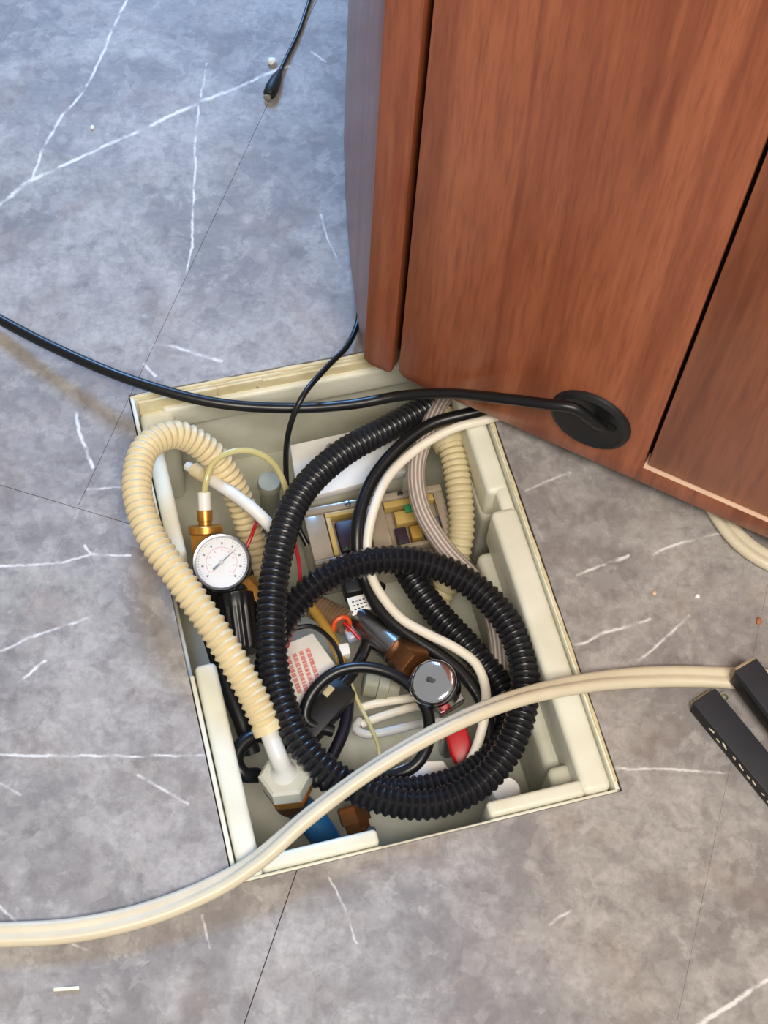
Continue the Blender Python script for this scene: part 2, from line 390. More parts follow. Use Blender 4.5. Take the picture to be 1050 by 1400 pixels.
# ------------------------------------------------------------------ the floor and its tiles
HA = math.radians(19.3); E1 = Vector((math.cos(HA), math.sin(HA), 0)); E2 = Vector((math.sin(HA), -math.cos(HA), 0))
H0 = Vector((-.256, .797, 0)); HW, HL = .338, .490
def BX(a, b, z=0): return H0 + E1 * a + E2 * b + Vector((0, 0, z))
HOLE = [BX(0, 0), BX(0, HL), BX(HW, HL), BX(HW, 0)]        # counter-clockwise seen from above
def clip(poly, a, b, keep_left):
    out = []; d = (b - a)
    def side(p): s = d.x * (p.y - a.y) - d.y * (p.x - a.x); return s if keep_left else -s
    for i in range(len(poly)):
        p, q = poly[i], poly[(i + 1) % len(poly)]; sp, sq = side(p), side(q)
        if sp >= 0: out.append(p)
        if (sp > 0 and sq < 0) or (sp < 0 and sq > 0): out.append(p.lerp(q, sp / (sp - sq)))
    return out
def minus_hole(poly):
    pieces = []; rest = poly
    for i in range(4):
        a, b = HOLE[i], HOLE[(i + 1) % 4]
        o = clip(rest, a, b, False)
        if len(o) > 2 and abs(sum(p.x * q.y - q.x * p.y for p, q in zip(o, o[1:] + o[:1]))) > 1e-7: pieces.append(o)
        rest = clip(rest, a, b, True)
        if len(rest) < 3: return pieces, False
    return pieces, True
def slab(pieces, z0, z1):
    vs = []; fs = []
    for p in pieces:
        k = len(vs); n = len(p)
        vs += [Vector((q.x, q.y, z1)) for q in p] + [Vector((q.x, q.y, z0)) for q in p]
        fs.append([k + i for i in range(n)]); fs.append([k + n + i for i in reversed(range(n))])
        fs += [[k + (i + 1) % n, k + i, k + n + i, k + n + (i + 1) % n] for i in range(n)]
    return vs, fs
ext = [Vector((-3, -2.2, 0)), Vector((3, -2.2, 0)), Vector((3, 4.2, 0)), Vector((-3, 4.2, 0))]
pc, _ = minus_hole(ext)
vs, fs = slab(pc, -.2, -.004)
floor = mesh_obj('floor', vs, fs, M_slab, smooth=False, origin=(0, 0, -.2)); floor['kind'] = 'structure'
FN = Vector((.976, -.2164, 0)).normalized(); FT = Vector((.2164, .976, 0)).normalized()
cols = [(-.4205 - .305 * k, -.4205 - .305 * (k - 1)) for k in range(8, 0, -1)] + [(-.4205, -.1187), (-.1187, .2068)] + [(.2068 + .305 * k, .2068 + .305 * (k + 1)) for k in range(8)]
offs = {8: .592, 7: .592, 9: .17}
J = .00010
JE = {-.1187: .0004, -.4205: .00024}
for ci, (n0, n1) in enumerate(cols):
    jt = .00035 if ci in (7, 8) else J
    off = offs.get(ci, .592 + .457 * ((ci + 1) % 2))
    for k in range(-4, 5):
        t0 = off + .914 * k; t1 = t0 + .914
        j0 = JE.get(round(n0, 4), J); j1 = JE.get(round(n1, 4), J)
        if ci in (7, 8) and k < 0: j0, j1 = (J, .00006) if ci == 7 else (.00006, j1)
        poly = [FN * a + FT * b for a, b in ((n0 + j0, t0 + jt), (n1 - j1, t0 + jt), (n1 - j1, t1 - jt), (n0 + j0, t1 - jt))]
        c = sum(poly, Vector()) / 4
        if not (-2.6 < c.x < 2.6 and -1.8 < c.y < 3.7): continue
        pieces, inner = minus_hole(poly)
        if not inner: pieces = [poly]
        vs, fs = slab(pieces, -.004, 0)
        near = lambda p: n0 - .02 < p.dot(FN) < n1 + .02 and t0 - .02 < p.dot(FT) < t1 + .02
        hit = any(near(P(*q)) for _, _, pl in VEINS for q in pl)
        mesh_obj('tile', vs, fs, floor_material(near) if hit else M_floor, floor, smooth=False)

# ------------------------------------------------------------------ cabinet
ZB = .03; CT = .80
FA = P(540, 512, ZB); FB = P(990, 710, ZB)
S = (FB - FA).normalized(); NF = S.cross(Vector((0, 0, 1))).normalized()
if NF.y > 0: NF = -NF
def PF(u, v, off=0.0):
    d = ray(u, v); return CAM + d * ((FA + NF * off - CAM).dot(NF) / d.dot(NF))
def FP(s, z, off=0.0): return FA + S * s + NF * off + Vector((0, 0, z - ZB))
cab = thing('dental_cabinet', FP(.5, 0, -.2), 'cherry wood laminate cabinet standing over the open floor box', 'cabinet')
def arc(cx, cz, r, a0, a1, n=5): return [(cx + r * math.cos(math.radians(a0 + (a1 - a0) * i / n)), cz + r * math.sin(math.radians(a0 + (a1 - a0) * i / n))) for i in range(n + 1)]
SR = .2505; SE = .95; RZ = .0545
poly = arc(.003 + .012, ZB + .012, .012, 180, 270) + [(SE, ZB), (SE, RZ), (SR, RZ), (SR, CT), (.003, CT)]
prism('front_panel', [FP(s, z) for s, z in poly], -NF * .018, M_wood, .0012, cab)
prism('edge_band', [FP(SR + .001, RZ), FP(SE - .001, RZ), FP(SE - .001, RZ, -.0175), FP(SR + .001, RZ, -.0175)], (0, 0, .0012), M_edge, .0003, cab)
prism('door', [FP(s, z, -.0028) for s, z in ((SR + .0035, RZ + .0032), (SE - .004, RZ + .0032), (SE - .004, CT), (SR + .0035, CT))], -NF * .018, M_wood2, .0012, cab)
TL = -.0335
poly = arc(TL + .010, ZB + .010, .010, 180, 270) + arc(-.003 - .006, ZB + .006, .006, 270, 360, 4) + [(-.003, CT), (TL, CT)]
prism('corner_trim', [FP(s, z, .0015) for s, z in poly], -NF * .018, M_wood, .002, cab)
# side panel, bowed slightly outwards
T0 = FP(TL, ZB, -.001); T1 = P(470, 190, ZB); dv = (T1 - T0); nv = Vector((-dv.y, dv.x, 0)).normalized()
outer = [T0 + dv * (i / 10) + nv * (.005 * math.sin(math.pi * i / 10)) for i in range(11)]
inner = [p - nv * .016 + dv.normalized() * (.004 if i == 0 else 0) for i, p in enumerate(outer)]
prism('side_panel', outer + inner[::-1], (0, 0, CT - ZB), M_wood3, .001, cab)
# carcass behind
body = [FP(-.02, ZB + .006, -.0235), T1 - nv * .02 + Vector((0, 0, .006)), T1 + Vector((.55, .12, .006)), FP(SE, ZB + .006, -.35), FP(SE, ZB + .006, -.0235)]
prism('carcass', body, (0, 0, CT - ZB - .012), M_carc, .001, cab)
prism('top_board', [p + Vector((0, 0, CT - ZB - .004)) for p in (FP(TL, ZB, .004), T1 - dv.normalized() * 0 + nv * .006, T1 + Vector((.57, .14, 0)), FP(SE + .01, ZB, -.36), FP(SE + .01, ZB, .004))], (0, 0, .022), M_wood3, .002, cab)
prism('end_panel', [FP(SE, ZB), FP(SE, ZB, -.35), FP(SE + .014, ZB, -.35), FP(SE + .014, ZB)], (0, 0, CT - ZB - .004), M_wood3, .001, cab)
for s, d in ((.42, -.06), (.88, -.06), (.88, -.30), (.30, -.34)):
    q = FP(s, 0, d)
    lathe('foot', q, q + Vector((0, 0, ZB + .008)), [(0, .018), (.3, .018), (.35, .010), (1, .010)], M_blkm, cab, 20)
# cable grommet on the front panel
gc = PF(808, 573); gr = .0385
gro = lathe('cable_grommet', gc - NF * .004, gc + NF * .006, [(0, gr), (.45, gr), (.75, gr - .001), (1, gr - .005), (.9, gr - .007), (.78, gr - .009), (.76, .001)], M_blkm, cab, 40)
hp = gc + NF * .0042 + S * .013 + Vector((0, 0, .006))
def frame_of(o): return o
prism('cable_slot', [hp + S * (.012 * math.cos(a)) + Vector((0, 0, .0055 * math.sin(a))) for a in [2 * math.pi * i / 16 for i in range(16)]], NF * .0006, mat('slot_black', rgb(4, 4, 4), .9), .0001, gro)

# ------------------------------------------------------------------ floor box
fb = thing('floor_box', BX(HW / 2, HL / 2, -.2), 'open cream plastic utility box sunk into the grey floor', 'floor box')
D = -.150; I = .0010
def slabbox(name, a0, a1, b0, b1, z0, z1, m, w=.0015, segs=2, dz=0):
    return prism(name, [BX(a0, b0, z0), BX(a1, b0, z0), BX(a1, b1, z0), BX(a0, b1, z0)], (0, 0, z1 - z0), m, w, fb, None, segs)
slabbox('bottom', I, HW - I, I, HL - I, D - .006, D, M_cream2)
def wallpoly(name, pts, ext, m, w=.0012): return prism(name, pts, ext, m, w, fb)
# rear wall full height, right wall full height, left wall notched, front wall notched
wallpoly('wall', [BX(a, I, z) for a, z in ((I, D), (HW - I, D), (HW - I, -.003), (I, -.003))], E2 * .004, M_cream)
wallpoly('wall', [BX(HW - I, b, z) for b, z in ((I, D), (HL - I, D), (HL - I, -.002), (I, -.002))], -E1 * .004, M_cream)
wallpoly('wall', [BX(I, b, z) for b, z in ((I, D), (HL - I, D), (HL - I, -.001), (.30, -.001), (.296, -.05), (.185, -.05), (.180, -.001), (I, -.001))], E1 * .004, M_cream)
wallpoly('wall', [BX(a, HL - I, z) for a, z in ((I, D), (HW - I, D), (HW - I, -.002), (.222, -.002), (.220, -.004), (.128, -.004), (.126, -.002), (I, -.002))], -E2 * .003, M_cream)
# thick lips round the mouth
slabbox('rim', .0065, .026, .290, HL - .003, -.045, -.003, M_cream, .005, 4)
slabbox('rim', .0065, .022, .040, .180, -.12, -.004, M_cream, .006, 4)
slabbox('rim', .026, .126, HL - .020, HL - .006, -.04, -.003, M_cream, .004, 4)
slabbox('rim', .222, HW - .03, HL - .020, HL - .006, -.04, -.003, M_cream, .004, 4)
slabbox('rim', HW - .032, HW - .0065, .200, HL - .006, -.06, -.003, M_cream, .006, 4)
slabbox('rim', HW - .028, HW - .0065, .012, .180, -.055, -.006, M_cream, .006, 4)
slabbox('rim', .03, HW - .03, .0065, .016, -.05, -.016, M_cream, .004, 3)
# inner stepped skins of the right wall
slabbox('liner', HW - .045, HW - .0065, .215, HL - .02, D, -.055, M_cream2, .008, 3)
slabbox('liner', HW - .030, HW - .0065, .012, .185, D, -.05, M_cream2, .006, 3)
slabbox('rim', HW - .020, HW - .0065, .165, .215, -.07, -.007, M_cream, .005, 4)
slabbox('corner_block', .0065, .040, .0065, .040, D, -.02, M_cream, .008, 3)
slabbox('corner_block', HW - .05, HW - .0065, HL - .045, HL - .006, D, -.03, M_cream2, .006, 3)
# torn bead of yellowed sealant along the rear edge
rnd = random.Random(3)
def sealant(a0, a1, b, w, zb, zt, n=18):
    up = []; lo = []
    for i in range(n + 1):
        a = a0 + (a1 - a0) * i / n
        up.append(BX(a, b, zt)); lo.append(BX(a, b, zb + rnd.uniform(-.009, .009)))
    return prism('sealant', up + lo[::-1], E2 * w, M_caulk, .0006, fb)
sealant(.008, .085, .0062, .0035, -.028, -.003); sealant(.085, .13, .0062, .003, -.020, -.003, 8); sealant(.13, .30, .0062, .004, -.030, -.004)
def edge_seal(pts, r):
    return tube('sealant', pts, r, M_caulk, fb, 8, .004, lambda s, L: r * (.7 + .5 * abs(math.sin(s * 90)) * abs(math.sin(s * 41 + 1))), world=True)
edge_seal([BX(.002, .0025, -.002), BX(.1, .0022, -.002), BX(.2, .003, -.002), BX(.33, .0025, -.002)], .0022)
edge_seal([BX(HW - .002, .02, -.002), BX(HW - .0025, .2, -.002), BX(HW - .002, .35, -.002), BX(HW - .002, HL - .01, -.002)], .0016)

# ------------------------------------------------------------------ hoses and cables
hose = thing('corrugated_hose', P(540, 960, -.12), 'thick black corrugated hose coiled in the middle of the box', 'hose')
corrugated('tube', [(645, 512, -.04), (596, 548, -.03), (535, 583, -.02), (465, 622, -.005), (408, 680, .006), (380, 760, .012), (371, 850, .008), (381, 945, .002), (420, 1028, -.004),
   (500, 1085, -.012), (585, 1100, -.018), (655, 1072, -.020), (702, 1010, -.020), (718, 930, -.020), (700, 862, -.020), (650, 803, -.020), (582, 770, -.020), (510, 767, -.024), (442, 792, -.032), (394, 840, -.045),
   (368, 905, -.050), (375, 985, -.045), (425, 1050, -.040), (510, 1080, -.044), (590, 1078, -.052), (655, 1050, -.062), (695, 1000, -.070), (690, 950, -.075), (645, 890, -.078), (595, 835, -.082), (560, 785, -.088), (540, 745, -.094)],
   .0138, .0027, .0066, M_blk2, hose, sharp=1.5)
ch = thing('corrugated_hose', P(378, 1050, -.06), 'cream corrugated hose arching over the left rim past the gauge', 'hose')
corrugated('tube', [(368, 1000, -.004), (345, 950, .012), (300, 872, .032), (248, 795, .046), (205, 730, .052), (187, 665, .052), (200, 612, .046), (240, 594, .034), (288, 620, .008), (322, 672, -.030), (342, 730, -.065), (352, 790, -.095)],
   .0138, .0024, .0070, M_hose_c, ch, sharp=.85, plain=((0, .006, .0137),))
nutA = P(389, 1056, -.022); nutB = nutA + Vector((.004, -.004, -.032))
tube('spigot', [P(364, 990, 0), P(374, 1018, -.004), P(382, 1038, -.009), nutA + Vector((-.001, .002, .004)), nutA - Vector((0, 0, .004))], .0082, M_frost, ch, 22, .002, lambda s_, L_: .0082 + .007 * max(0, (s_ / L_ - .78) / .22) ** 1.5, world=True)
lathe('hex_nut', nutA, nutB, [(0, .012), (.02, .0205), (.10, .0235), (.55, .0240), (.6, .0225)], mat('milky_nylon', rgb(206, 208, 197), .35, var=.08), ch, 6, twist=.35)
lathe('brass_ring', nutA.lerp(nutB, .6), nutA.lerp(nutB, 1.0), [(0, .0215), (.1, .0225), (.9, .0225), (1, .021)], M_brass, ch, 6, twist=.35)
bh = thing('supply_hose', P(445, 1140, -.14), 'short blue hose under the white nut near the front rim', 'hose')
tube('tube', [nutA.lerp(nutB, 1.02), nutA.lerp(nutB, 1.5), P(432, 1128, -.09), P(452, 1160, -.105), P(468, 1200, -.112)], .0135, M_blue, bh, 18, world=True)
lathe('collar', nutA.lerp(nutB, 1.15), nutA.lerp(nutB, 1.75), [(0, .0155), (.1, .0165), (.9, .0165), (1, .0155)], M_copper, bh, 20)

def solo(name, pts, r, m, label, cat='cable', seg=12, **k):
    return tag(tube(name, pts, r, m, None, seg, **k), label, cat)
# heavy power cable to the grommet
end = gc + S * .012 + Vector((0, 0, .006))
pc_pts = px([(-700, 170, .006), (-420, 215, .006), (-220, 300, .006), (-90, 385, .008), (0, 437, .012), (80, 478, .020), (180, 520, .028), (290, 550, .026), (400, 558, .020), (480, 553, .024), (550, 541, .034), (610, 538, .055)]) + [PF(680, 544, .020), PF(750, 553, .018), PF(785, 558, .013), end + NF * .006, end - NF * .0005]
pw = solo('power_cable', pc_pts, .0052, M_blk, 'thick black power cable running from the left into the cabinet grommet', world=True)
solo('thin_cable', [(520, 360, .008), (494, 415, .006), (488, 445, .008), (474, 474, .016), (445, 504, .034), (413, 543, .042), (396, 585, .020), (391, 640, -.030), (398, 700, -.06), (420, 745, -.075)], .0028, M_blk, 'thin black cord hanging into the box beside the cabinet corner')
jk = thing('jack_lead', P(375, 118), 'thin black lead with a plug lying on the floor beside the cabinet', 'cable')
tube('wire', [(560, -420, .004), (500, -230, .004), (450, -80, .004), (425, -5, .004), (408, 45, .004), (390, 82, .005), (381, 102, .006)], .0023, M_blk, jk)
lathe('plug', P(383, 96, .006), P(367, 131, .006), [(0, .0025), (.1, .0035), (.35, .006), (.7, .0075), (.93, .0068), (1, .005)], M_blkm, jk, 20)
lathe('plug_tip', P(368, 129, .0045), P(364.5, 135, .0045), [(0, .0042), (.9, .0042), (1, .003)], M_grey, jk, 14)

def ribbon(name, pts, rolls, r, m, label):
    """twin flat flex: two round cores side by side with a web"""
    pw_ = px(pts); c, Ln = spline(pw_, .006)
    # roll given per control point
    acc = [0]
    for a, b in zip(pw_, pw_[1:]): acc.append(acc[-1] + (b - a).length)
    tot = acc[-1]; prof = []
    for sgn in (1, -1):
        for k in range(9):
            a = math.radians(-135 + 270 * k / 8) if sgn > 0 else math.radians(45 + 270 * k / 8)
            prof.append((sgn * r * .82 + r * math.cos(a), r * math.sin(a)))
    vs = []; fs = []; n = len(prof)
    for i, p in enumerate(c):
        t = (c[min(i + 1, len(c) - 1)] - c[max(i - 1, 0)]).normalized(); s = tot * i / (len(c) - 1)
        j = 0
        while j < len(acc) - 2 and acc[j + 1] < s: j += 1
        f = min(1, (s - acc[j]) / (acc[j + 1] - acc[j])); f = f * f * (3 - 2 * f); rl = math.radians(rolls[j] * (1 - f) + rolls[j + 1] * f)
        side = t.cross(Vector((0, 0, 1))).normalized(); up = side.cross(t)
        x = side * math.cos(rl) + up * math.sin(rl); y = t.cross(x) * -1
        for a, b in prof: vs.append(p + x * a + y * b)
    for i in range(len(c) - 1):
        for k in range(n):
            fs.append((i * n + k, i * n + (k + 1) % n, (i + 1) * n + (k + 1) % n, (i + 1) * n + k))
    fs.append(tuple(reversed(range(n)))); fs.append(tuple(range((len(c) - 1) * n, len(c) * n)))
    return tag(mesh_obj(name, vs, fs, m), label, 'cable')
ribbon('flat_cable', [(-700, 1180, .006), (-350, 1262, .006), (-90, 1280, .006), (0, 1278, .006), (100, 1272, .006), (200, 1250, .007), (290, 1214, .009), (350, 1178, .014), (420, 1118, .024), (500, 1058, .034), (600, 999, .040), (700, 957, .036), (800, 934, .022), (900, 925, .009), (1000, 927, .0065), (1110, 936, .0065), (1300, 990, .0065), (1600, 1120, .0065)],
       [0, 0, 0, 0, 0, 8, 25, 45, 55, 55, 50, 40, 25, 5, 0, 0, 0, 0], .0056, M_flat, 'cream twin flat cable stretched across the front of the open box')
ribbon('flat_cable', [(960, 655, .008), (985, 705, .007), (1015, 742, .007), (1055, 768, .007), (1120, 790, .007), (1300, 830, .007), (1650, 850, .007)], [0, 0, 0, 0, 0, 0, 0], .0056, M_flat, 'cream flat cable coming out from under the cabinet at the right edge')

# white and black cables looping in the box
solo('white_cable', [(700, 560, .012), (668, 573, .004), (620, 586, -.004), (570, 614, -.010), (531, 652, -.014), (510, 700, -.018), (502, 750, -.034), (508, 788, -.044), (523, 816, -.048), (549, 846, -.050), (585, 867, -.050), (623, 886, -.050), (651, 908, -.050), (664, 944, -.052), (658, 1000, -.060), (640, 1045, -.066), (612, 1072, -.072)], .0046, M_whitew, 'white round cable curving down the box beside the black cable', 'cable', 14)
solo('black_cable', [(690, 555, .000), (640, 566, -.006), (590, 580, -.010), (545, 612, -.014), (508, 658, -.020), (490, 710, -.024), (489, 760, -.038), (498, 790, -.050), (513, 824, -.054), (537, 851, -.056), (571, 876, -.058), (606, 899, -.060), (638, 928, -.062), (660, 962, -.064), (668, 1010, -.068), (648, 1052, -.075), (600, 1085, -.085)], .0062, M_blk, 'smooth black cable curving next to the white cable', 'cable', 14)
cl = thing('reinforced_hose', P(640, 800, -.13), 'grey translucent striped hose bending through the right of the box', 'hose')
tube('tube', [(640, 520, -.03), (606, 546, -.026), (584, 590, -.022), (569, 640, -.024), (576, 695, -.032), (607, 748, -.042), (650, 796, -.050), (676, 850, -.060), (684, 920, -.085), (688, 1000, -.105)], .0088, M_stripe, cl, 28)
ch2 = thing('corrugated_hose', P(625, 720, -.14), 'cream corrugated hose with a smooth collar against the right wall', 'hose')
corrugated('tube', [(594, 540, -.036), (605, 580, -.040), (620, 625, -.044), (629, 680, -.050), (630, 735, -.064), (614, 790, -.090), (590, 835, -.115)], .0136, .0022, .0066, M_hose_c2, ch2, sharp=1.0)
lathe('collar', P(601, 570, -.039), P(615, 612, -.043), [(0, .0165), (.1, .0172), (.8, .0172), (1, .0150)], M_hose_c2, ch2, 28)
solo('black_loop_cable', [(455, 1000, -.075), (418, 985, -.066), (424, 952, -.058), (455, 921, -.052), (494, 912, -.050), (537, 922, -.050), (570, 948, -.050), (586, 980, -.052), (584, 1020, -.056), (568, 1046, -.060), (540, 1060, -.066), (505, 1062, -.075)], .0056, M_blk, 'black cable bent into a small round loop in front of the chrome cap')
solo('black_lead', [(520, 800, -.085), (507, 836, -.078), (503, 875, -.074), (480, 922, -.072), (440, 965, -.072), (415, 1000, -.08)], .0058, M_blk, 'black lead running down from the white tag')
solo('dark_blue_lead', [(470, 930, -.086), (476, 960, -.084), (470, 998, -.084), (455, 1032, -.086), (440, 1065, -.09)], .0058, mat('navy_sheath', rgb(24, 22, 40), .4), 'navy lead dropping behind the black connector')
solo('earth_wire', [(478, 930, -.092), (490, 960, -.090), (505, 990, -.088), (517, 1020, -.09), (520, 1050, -.095)], .0019, M_ygrn, 'thin pale yellow wire beside the white wires', 'wire', 8)
solo('black_wire', [(395, 862, -.062), (425, 856, -.058), (450, 872, -.056), (464, 895, -.058), (468, 920, -.066)], .0024, M_blk, 'thin black wire arching over the white printed box', 'wire', 8)
for pts, lb in (([(362, 700, -.035), (352, 712, -.020), (344, 732, -.016), (334, 756, -.024), (328, 775, -.04)], 'red wire behind the pressure gauge'),
                ([(400, 735, -.06), (408, 765, -.056), (410, 800, -.06), (404, 830, -.062)], 'red wire right of the upright black hose'),
                ([(414, 822, -.068), (405, 845, -.060), (398, 868, -.062), (392, 885, -.07)], 'red wire above the white printed box'),
                ([(458, 842, -.062), (478, 858, -.060), (492, 874, -.066)], 'short red wire beside the orange band')):
    solo('red_wire', pts, .0019, M_redw, lb, 'wire', 8)
solo('orange_wire', [(455, 868, -.066), (458, 850, -.056), (470, 843, -.054), (478, 850, -.060), (476, 862, -.07)], .0022, M_org, 'orange wire bent round the brown coil', 'wire', 8)
solo('ochre_strip', [(408, 812, -.066), (430, 836, -.062), (450, 866, -.060), (464, 896, -.064), (472, 925, -.075)], .0050, M_yel, 'ochre sleeve running past the brown coil', 'sleeve', 10)
for i, (pts, lb) in enumerate((([(600, 948, -.094), (555, 955, -.090), (512, 962, -.090), (492, 968, -.094)], 'upper white wire running sideways under the black loop'),
                ([(600, 962, -.098), (560, 968, -.094), (520, 980, -.094), (494, 990, -.098)], 'middle white wire running sideways under the black loop'),
                ([(605, 985, -.098), (570, 990, -.096), (530, 1000, -.094), (500, 1004, -.094), (486, 996, -.096), (492, 985, -.100)], 'lowest white wire turning back in a hook'))):
    solo('white_wire', pts, .0042, M_frost if i == 2 else M_whitew, lb, 'wire', 10)
wt = thing('white_tube', P(310, 680, -.1), 'straight white tube with a clear tip behind the brass fitting', 'tube')
tube('tube', [(282, 652, -.014), (315, 673, -.004), (348, 698, .000), (370, 720, -.010), (384, 735, -.018)], .0060, M_white, wt, 16)
tube('clear_tip', [(256, 637, -.022), (268, 644, -.019), (284, 653, -.014)], .0048, M_frost, wt, 14)
tube('coupling', [(266, 642, -.0195), (288, 656, -.012)], .0072, M_hose_c, wt, 16)
tag(lathe('grey_pipe', P(368, 658, -.050), P(368, 658, -.050) - Vector((0, 0, .0995)), [(0, .008), (.0, .0105), (.03, .0115), (.1, .0115), (.11, .0100), (1, .0100)], M_grey, None, 24), 'grey green pipe stub rising by the rear wall', 'pipe')
solo('black_loop', [(352, 1060, -.06), (332, 1058, -.05), (322, 1038, -.046), (334, 1015, -.044), (356, 1005, -.046), (372, 1014, -.055)], .0070, M_blk, 'black cable loop beside the white hex nut')
solo('side_gap_shadow', [(270, 810, -.055), (285, 860, -.060), (306, 925, -.066), (330, 985, -.075), (345, 1030, -.09)], .0080, M_blkm, 'black tube drawn as the shadow gap along the left wall under the cream hose')  # black tube added to draw the shadow gap in the left wall notch

# ------------------------------------------------------------------ regulator with pressure gauge
reg = thing('pressure_regulator', P(320, 800, -.14), 'black air regulator with brass fitting and round white pressure gauge', 'regulator')
gcn = P(303, 769, -.004); gax = (CAM - gcn).normalized(); gax = (gax + Vector((-.10, .12, .02))).normalized()
GR = .0268
case = lathe('gauge_case', gcn - gax * .026, gcn + gax * .004, [(0, .016), (.05, .020), (.15, .0245), (.45, .0252), (.5, GR), (.93, GR), (1, GR - .0012), (.985, GR - .0030), (.90, GR - .0034), (.84, GR - .0036)], M_steel, reg, 48)
camup = RW @ Vector((0, 1, 0)); gy = (camup - gax * camup.dot(gax)).normalized(); gx = gy.cross(gax)
def gp(x, y, h=0.0): return gcn + gx * x + gy * y + gax * h
def disc(name, cx, cy, r, h, t, m, par, n=40): return prism(name, [gp(cx + r * math.cos(2 * math.pi * i / n), cy + r * math.sin(2 * math.pi * i / n), h) for i in range(n)], gax * t, m, .00005, par, None, 1)
disc('dial', 0, 0, GR - .0036, -.0006, .0006, M_dial, case)
disc('glass', 0, 0, GR - .0032, .0030, .0004, M_glass, case)
def gauge_marks(name, m, r0, r1, wid, n, a0, a1):
    vs = []; fs = []
    for i in range(n):
        a = math.radians(a0 + (a1 - a0) * i / max(1, n - 1)); ca, sa = math.cos(a), math.sin(a)
        k = len(vs)
        for r, w in ((r0, -wid), (r0, wid), (r1, wid), (r1, -wid)): vs.append(gp(r * ca - w * sa, r * sa + w * ca, .0002))
        fs.append((k, k + 3, k + 2, k + 1))
    return mesh_obj(name, vs, fs, m, case, False)
gauge_marks('tick_marks', M_ink, .0205, .0222, .00018, 41, 225, -45)
gauge_marks('numerals', M_ink, .0165, .0187, .0008, 9, 225, -45)
def arcband(name, m, r0, r1, a0, a1, n=40):
    vs = []; fs = []
    for i in range(n + 1):
        a = math.radians(a0 + (a1 - a0) * i / n)
        for r in (r0, r1): vs.append(gp(r * math.cos(a), r * math.sin(a), .00025))
    for i in range(n): fs.append((2 * i, 2 * i + 2, 2 * i + 3, 2 * i + 1))
    return mesh_obj(name, vs, fs, m, case, False)
M_pink = mat('pale_red_ink', rgb(226, 160, 158), .7)
arcband('red_scale', M_pink, .0138, .0144, 225, -45)
gauge_marks('red_numerals', M_pink, .0105, .0122, .0006, 9, 225, -45)
nd = math.radians(43); nx, ny = math.cos(nd), math.sin(nd)
prism('needle', [gp(-.010 * nx - .0012 * -ny, -.010 * ny - .0012 * nx, .0012), gp(.0205 * nx, .0205 * ny, .0012), gp(-.010 * nx + .0012 * -ny, -.010 * ny + .0012 * nx, .0012)], gax * .0004, mat('needle_black', rgb(20, 24, 34), .4), .00005, case)
disc('needle_hub', 0, 0, .0022, .0010, .0010, M_steel, case, 16)
# regulator body below
rb = P(322, 822, -.045)
lathe('body', P(312, 790, -.05) + Vector((0, 0, .002)), P(312, 790, -.05) - Vector((0, 0, .075)), [(0, .020), (.06, .0245), (.5, .026), (.9, .026), (1, .022)], M_blkm, reg, 32)
ka, kb = P(322, 812, -.036), P(332, 892, -.046)
def knob(name, p0, p1, R, ridges, m):
    p0 = Vector(p0); p1 = Vector(p1); ax = p1 - p0; t = ax.normalized(); n = Vector((0, 0, 1)) - t * t.z; n.normalize(); b = t.cross(n)
    seg = ridges * 4; vs = []; fs = []; pr = [(0, .8, 0), (.05, 1, .3), (.25, 1.0, .3), (.3, .96, 1), (.95, .96, 1), (1, .85, .3)]
    for q, k, rg in pr:
        for i in range(seg):
            a = 2 * math.pi * i / seg; r = R * k * (1 - .09 * rg * (1 if i % 4 in (0, 1) else 0))
            vs.append(p0 + ax * q + (n * math.cos(a) + b * math.sin(a)) * r)
    for j in range(len(pr) - 1):
        for i in range(seg): fs.append((j * seg + i, j * seg + (i + 1) % seg, (j + 1) * seg + (i + 1) % seg, (j + 1) * seg + i))
    fs.append(tuple(reversed(range(seg)))); fs.append(tuple(range((len(pr) - 1) * seg, len(pr) * seg)))
    return mesh_obj(name, vs, fs, m, reg)
knob('knob', ka, kb, .0195, 16, M_blk)
fa, fbp = P(283, 768, -.040), P(279, 676, -.006)
lathe('brass_fitting', fa, fbp, [(0, .0135), (.40, .0135), (.41, .0150), (.43, .0162), (.52, .0162), (.54, .0150), (.55, .0062), (.60, .0062), (.61, .0072), (.76, .0072), (.77, .0045), (.8, .0045)], M_brass, reg, 24)
lathe('hex_body', fa, fa.lerp(fbp, .41), [(0, .0145), (.05, .0155), (.95, .0155), (1, .0145)], M_brass, reg, 6)
lathe('tube_collar', fa.lerp(fbp, .76), fa.lerp(fbp, 1.04), [(0, .0052), (.03, .0060), (.95, .0060), (1, .0050)], M_white, reg, 20)
tube('air_tube', [tuple(fa.lerp(fbp, .95)), tuple(P(281, 662, .004)), tuple(P(290, 635, .012)), tuple(P(312, 619, .014)), tuple(P(345, 617, .010)), tuple(P(372, 632, -.004)), tuple(P(388, 660, -.025)), tuple(P(398, 700, -.045))], .0030, M_clear, reg, 14, world=True)
lathe('elbow', P(338, 792, -.030), P(362, 822, -.035), [(0, .007), (.3, .007), (.32, .009), (.9, .009), (1, .008)], M_brass, reg, 6)

# ------------------------------------------------------------------ boxes and electrics inside
wb = thing('white_housing', P(460, 650, -.145), 'pale blue white housing with a flat top under the black hose', 'housing')
q = [P(396, 608, -.060), P(545, 575, -.060), P(556, 645, -.060), P(408, 684, -.060)]
prism('cover', q, (0, 0, -.012), M_white, .002, wb)
c0 = sum(q, Vector()) / 4
prism('base', [c0 + (p - c0) * .95 - Vector((0, 0, .012)) for p in q], (0, 0, -.070), M_cream2, .002, wb)
lathe('screw', P(452, 612, -.060), P(452, 612, -.0585), [(0, .0045), (.7, .0045), (1, .003)], M_steel, wb, 16)
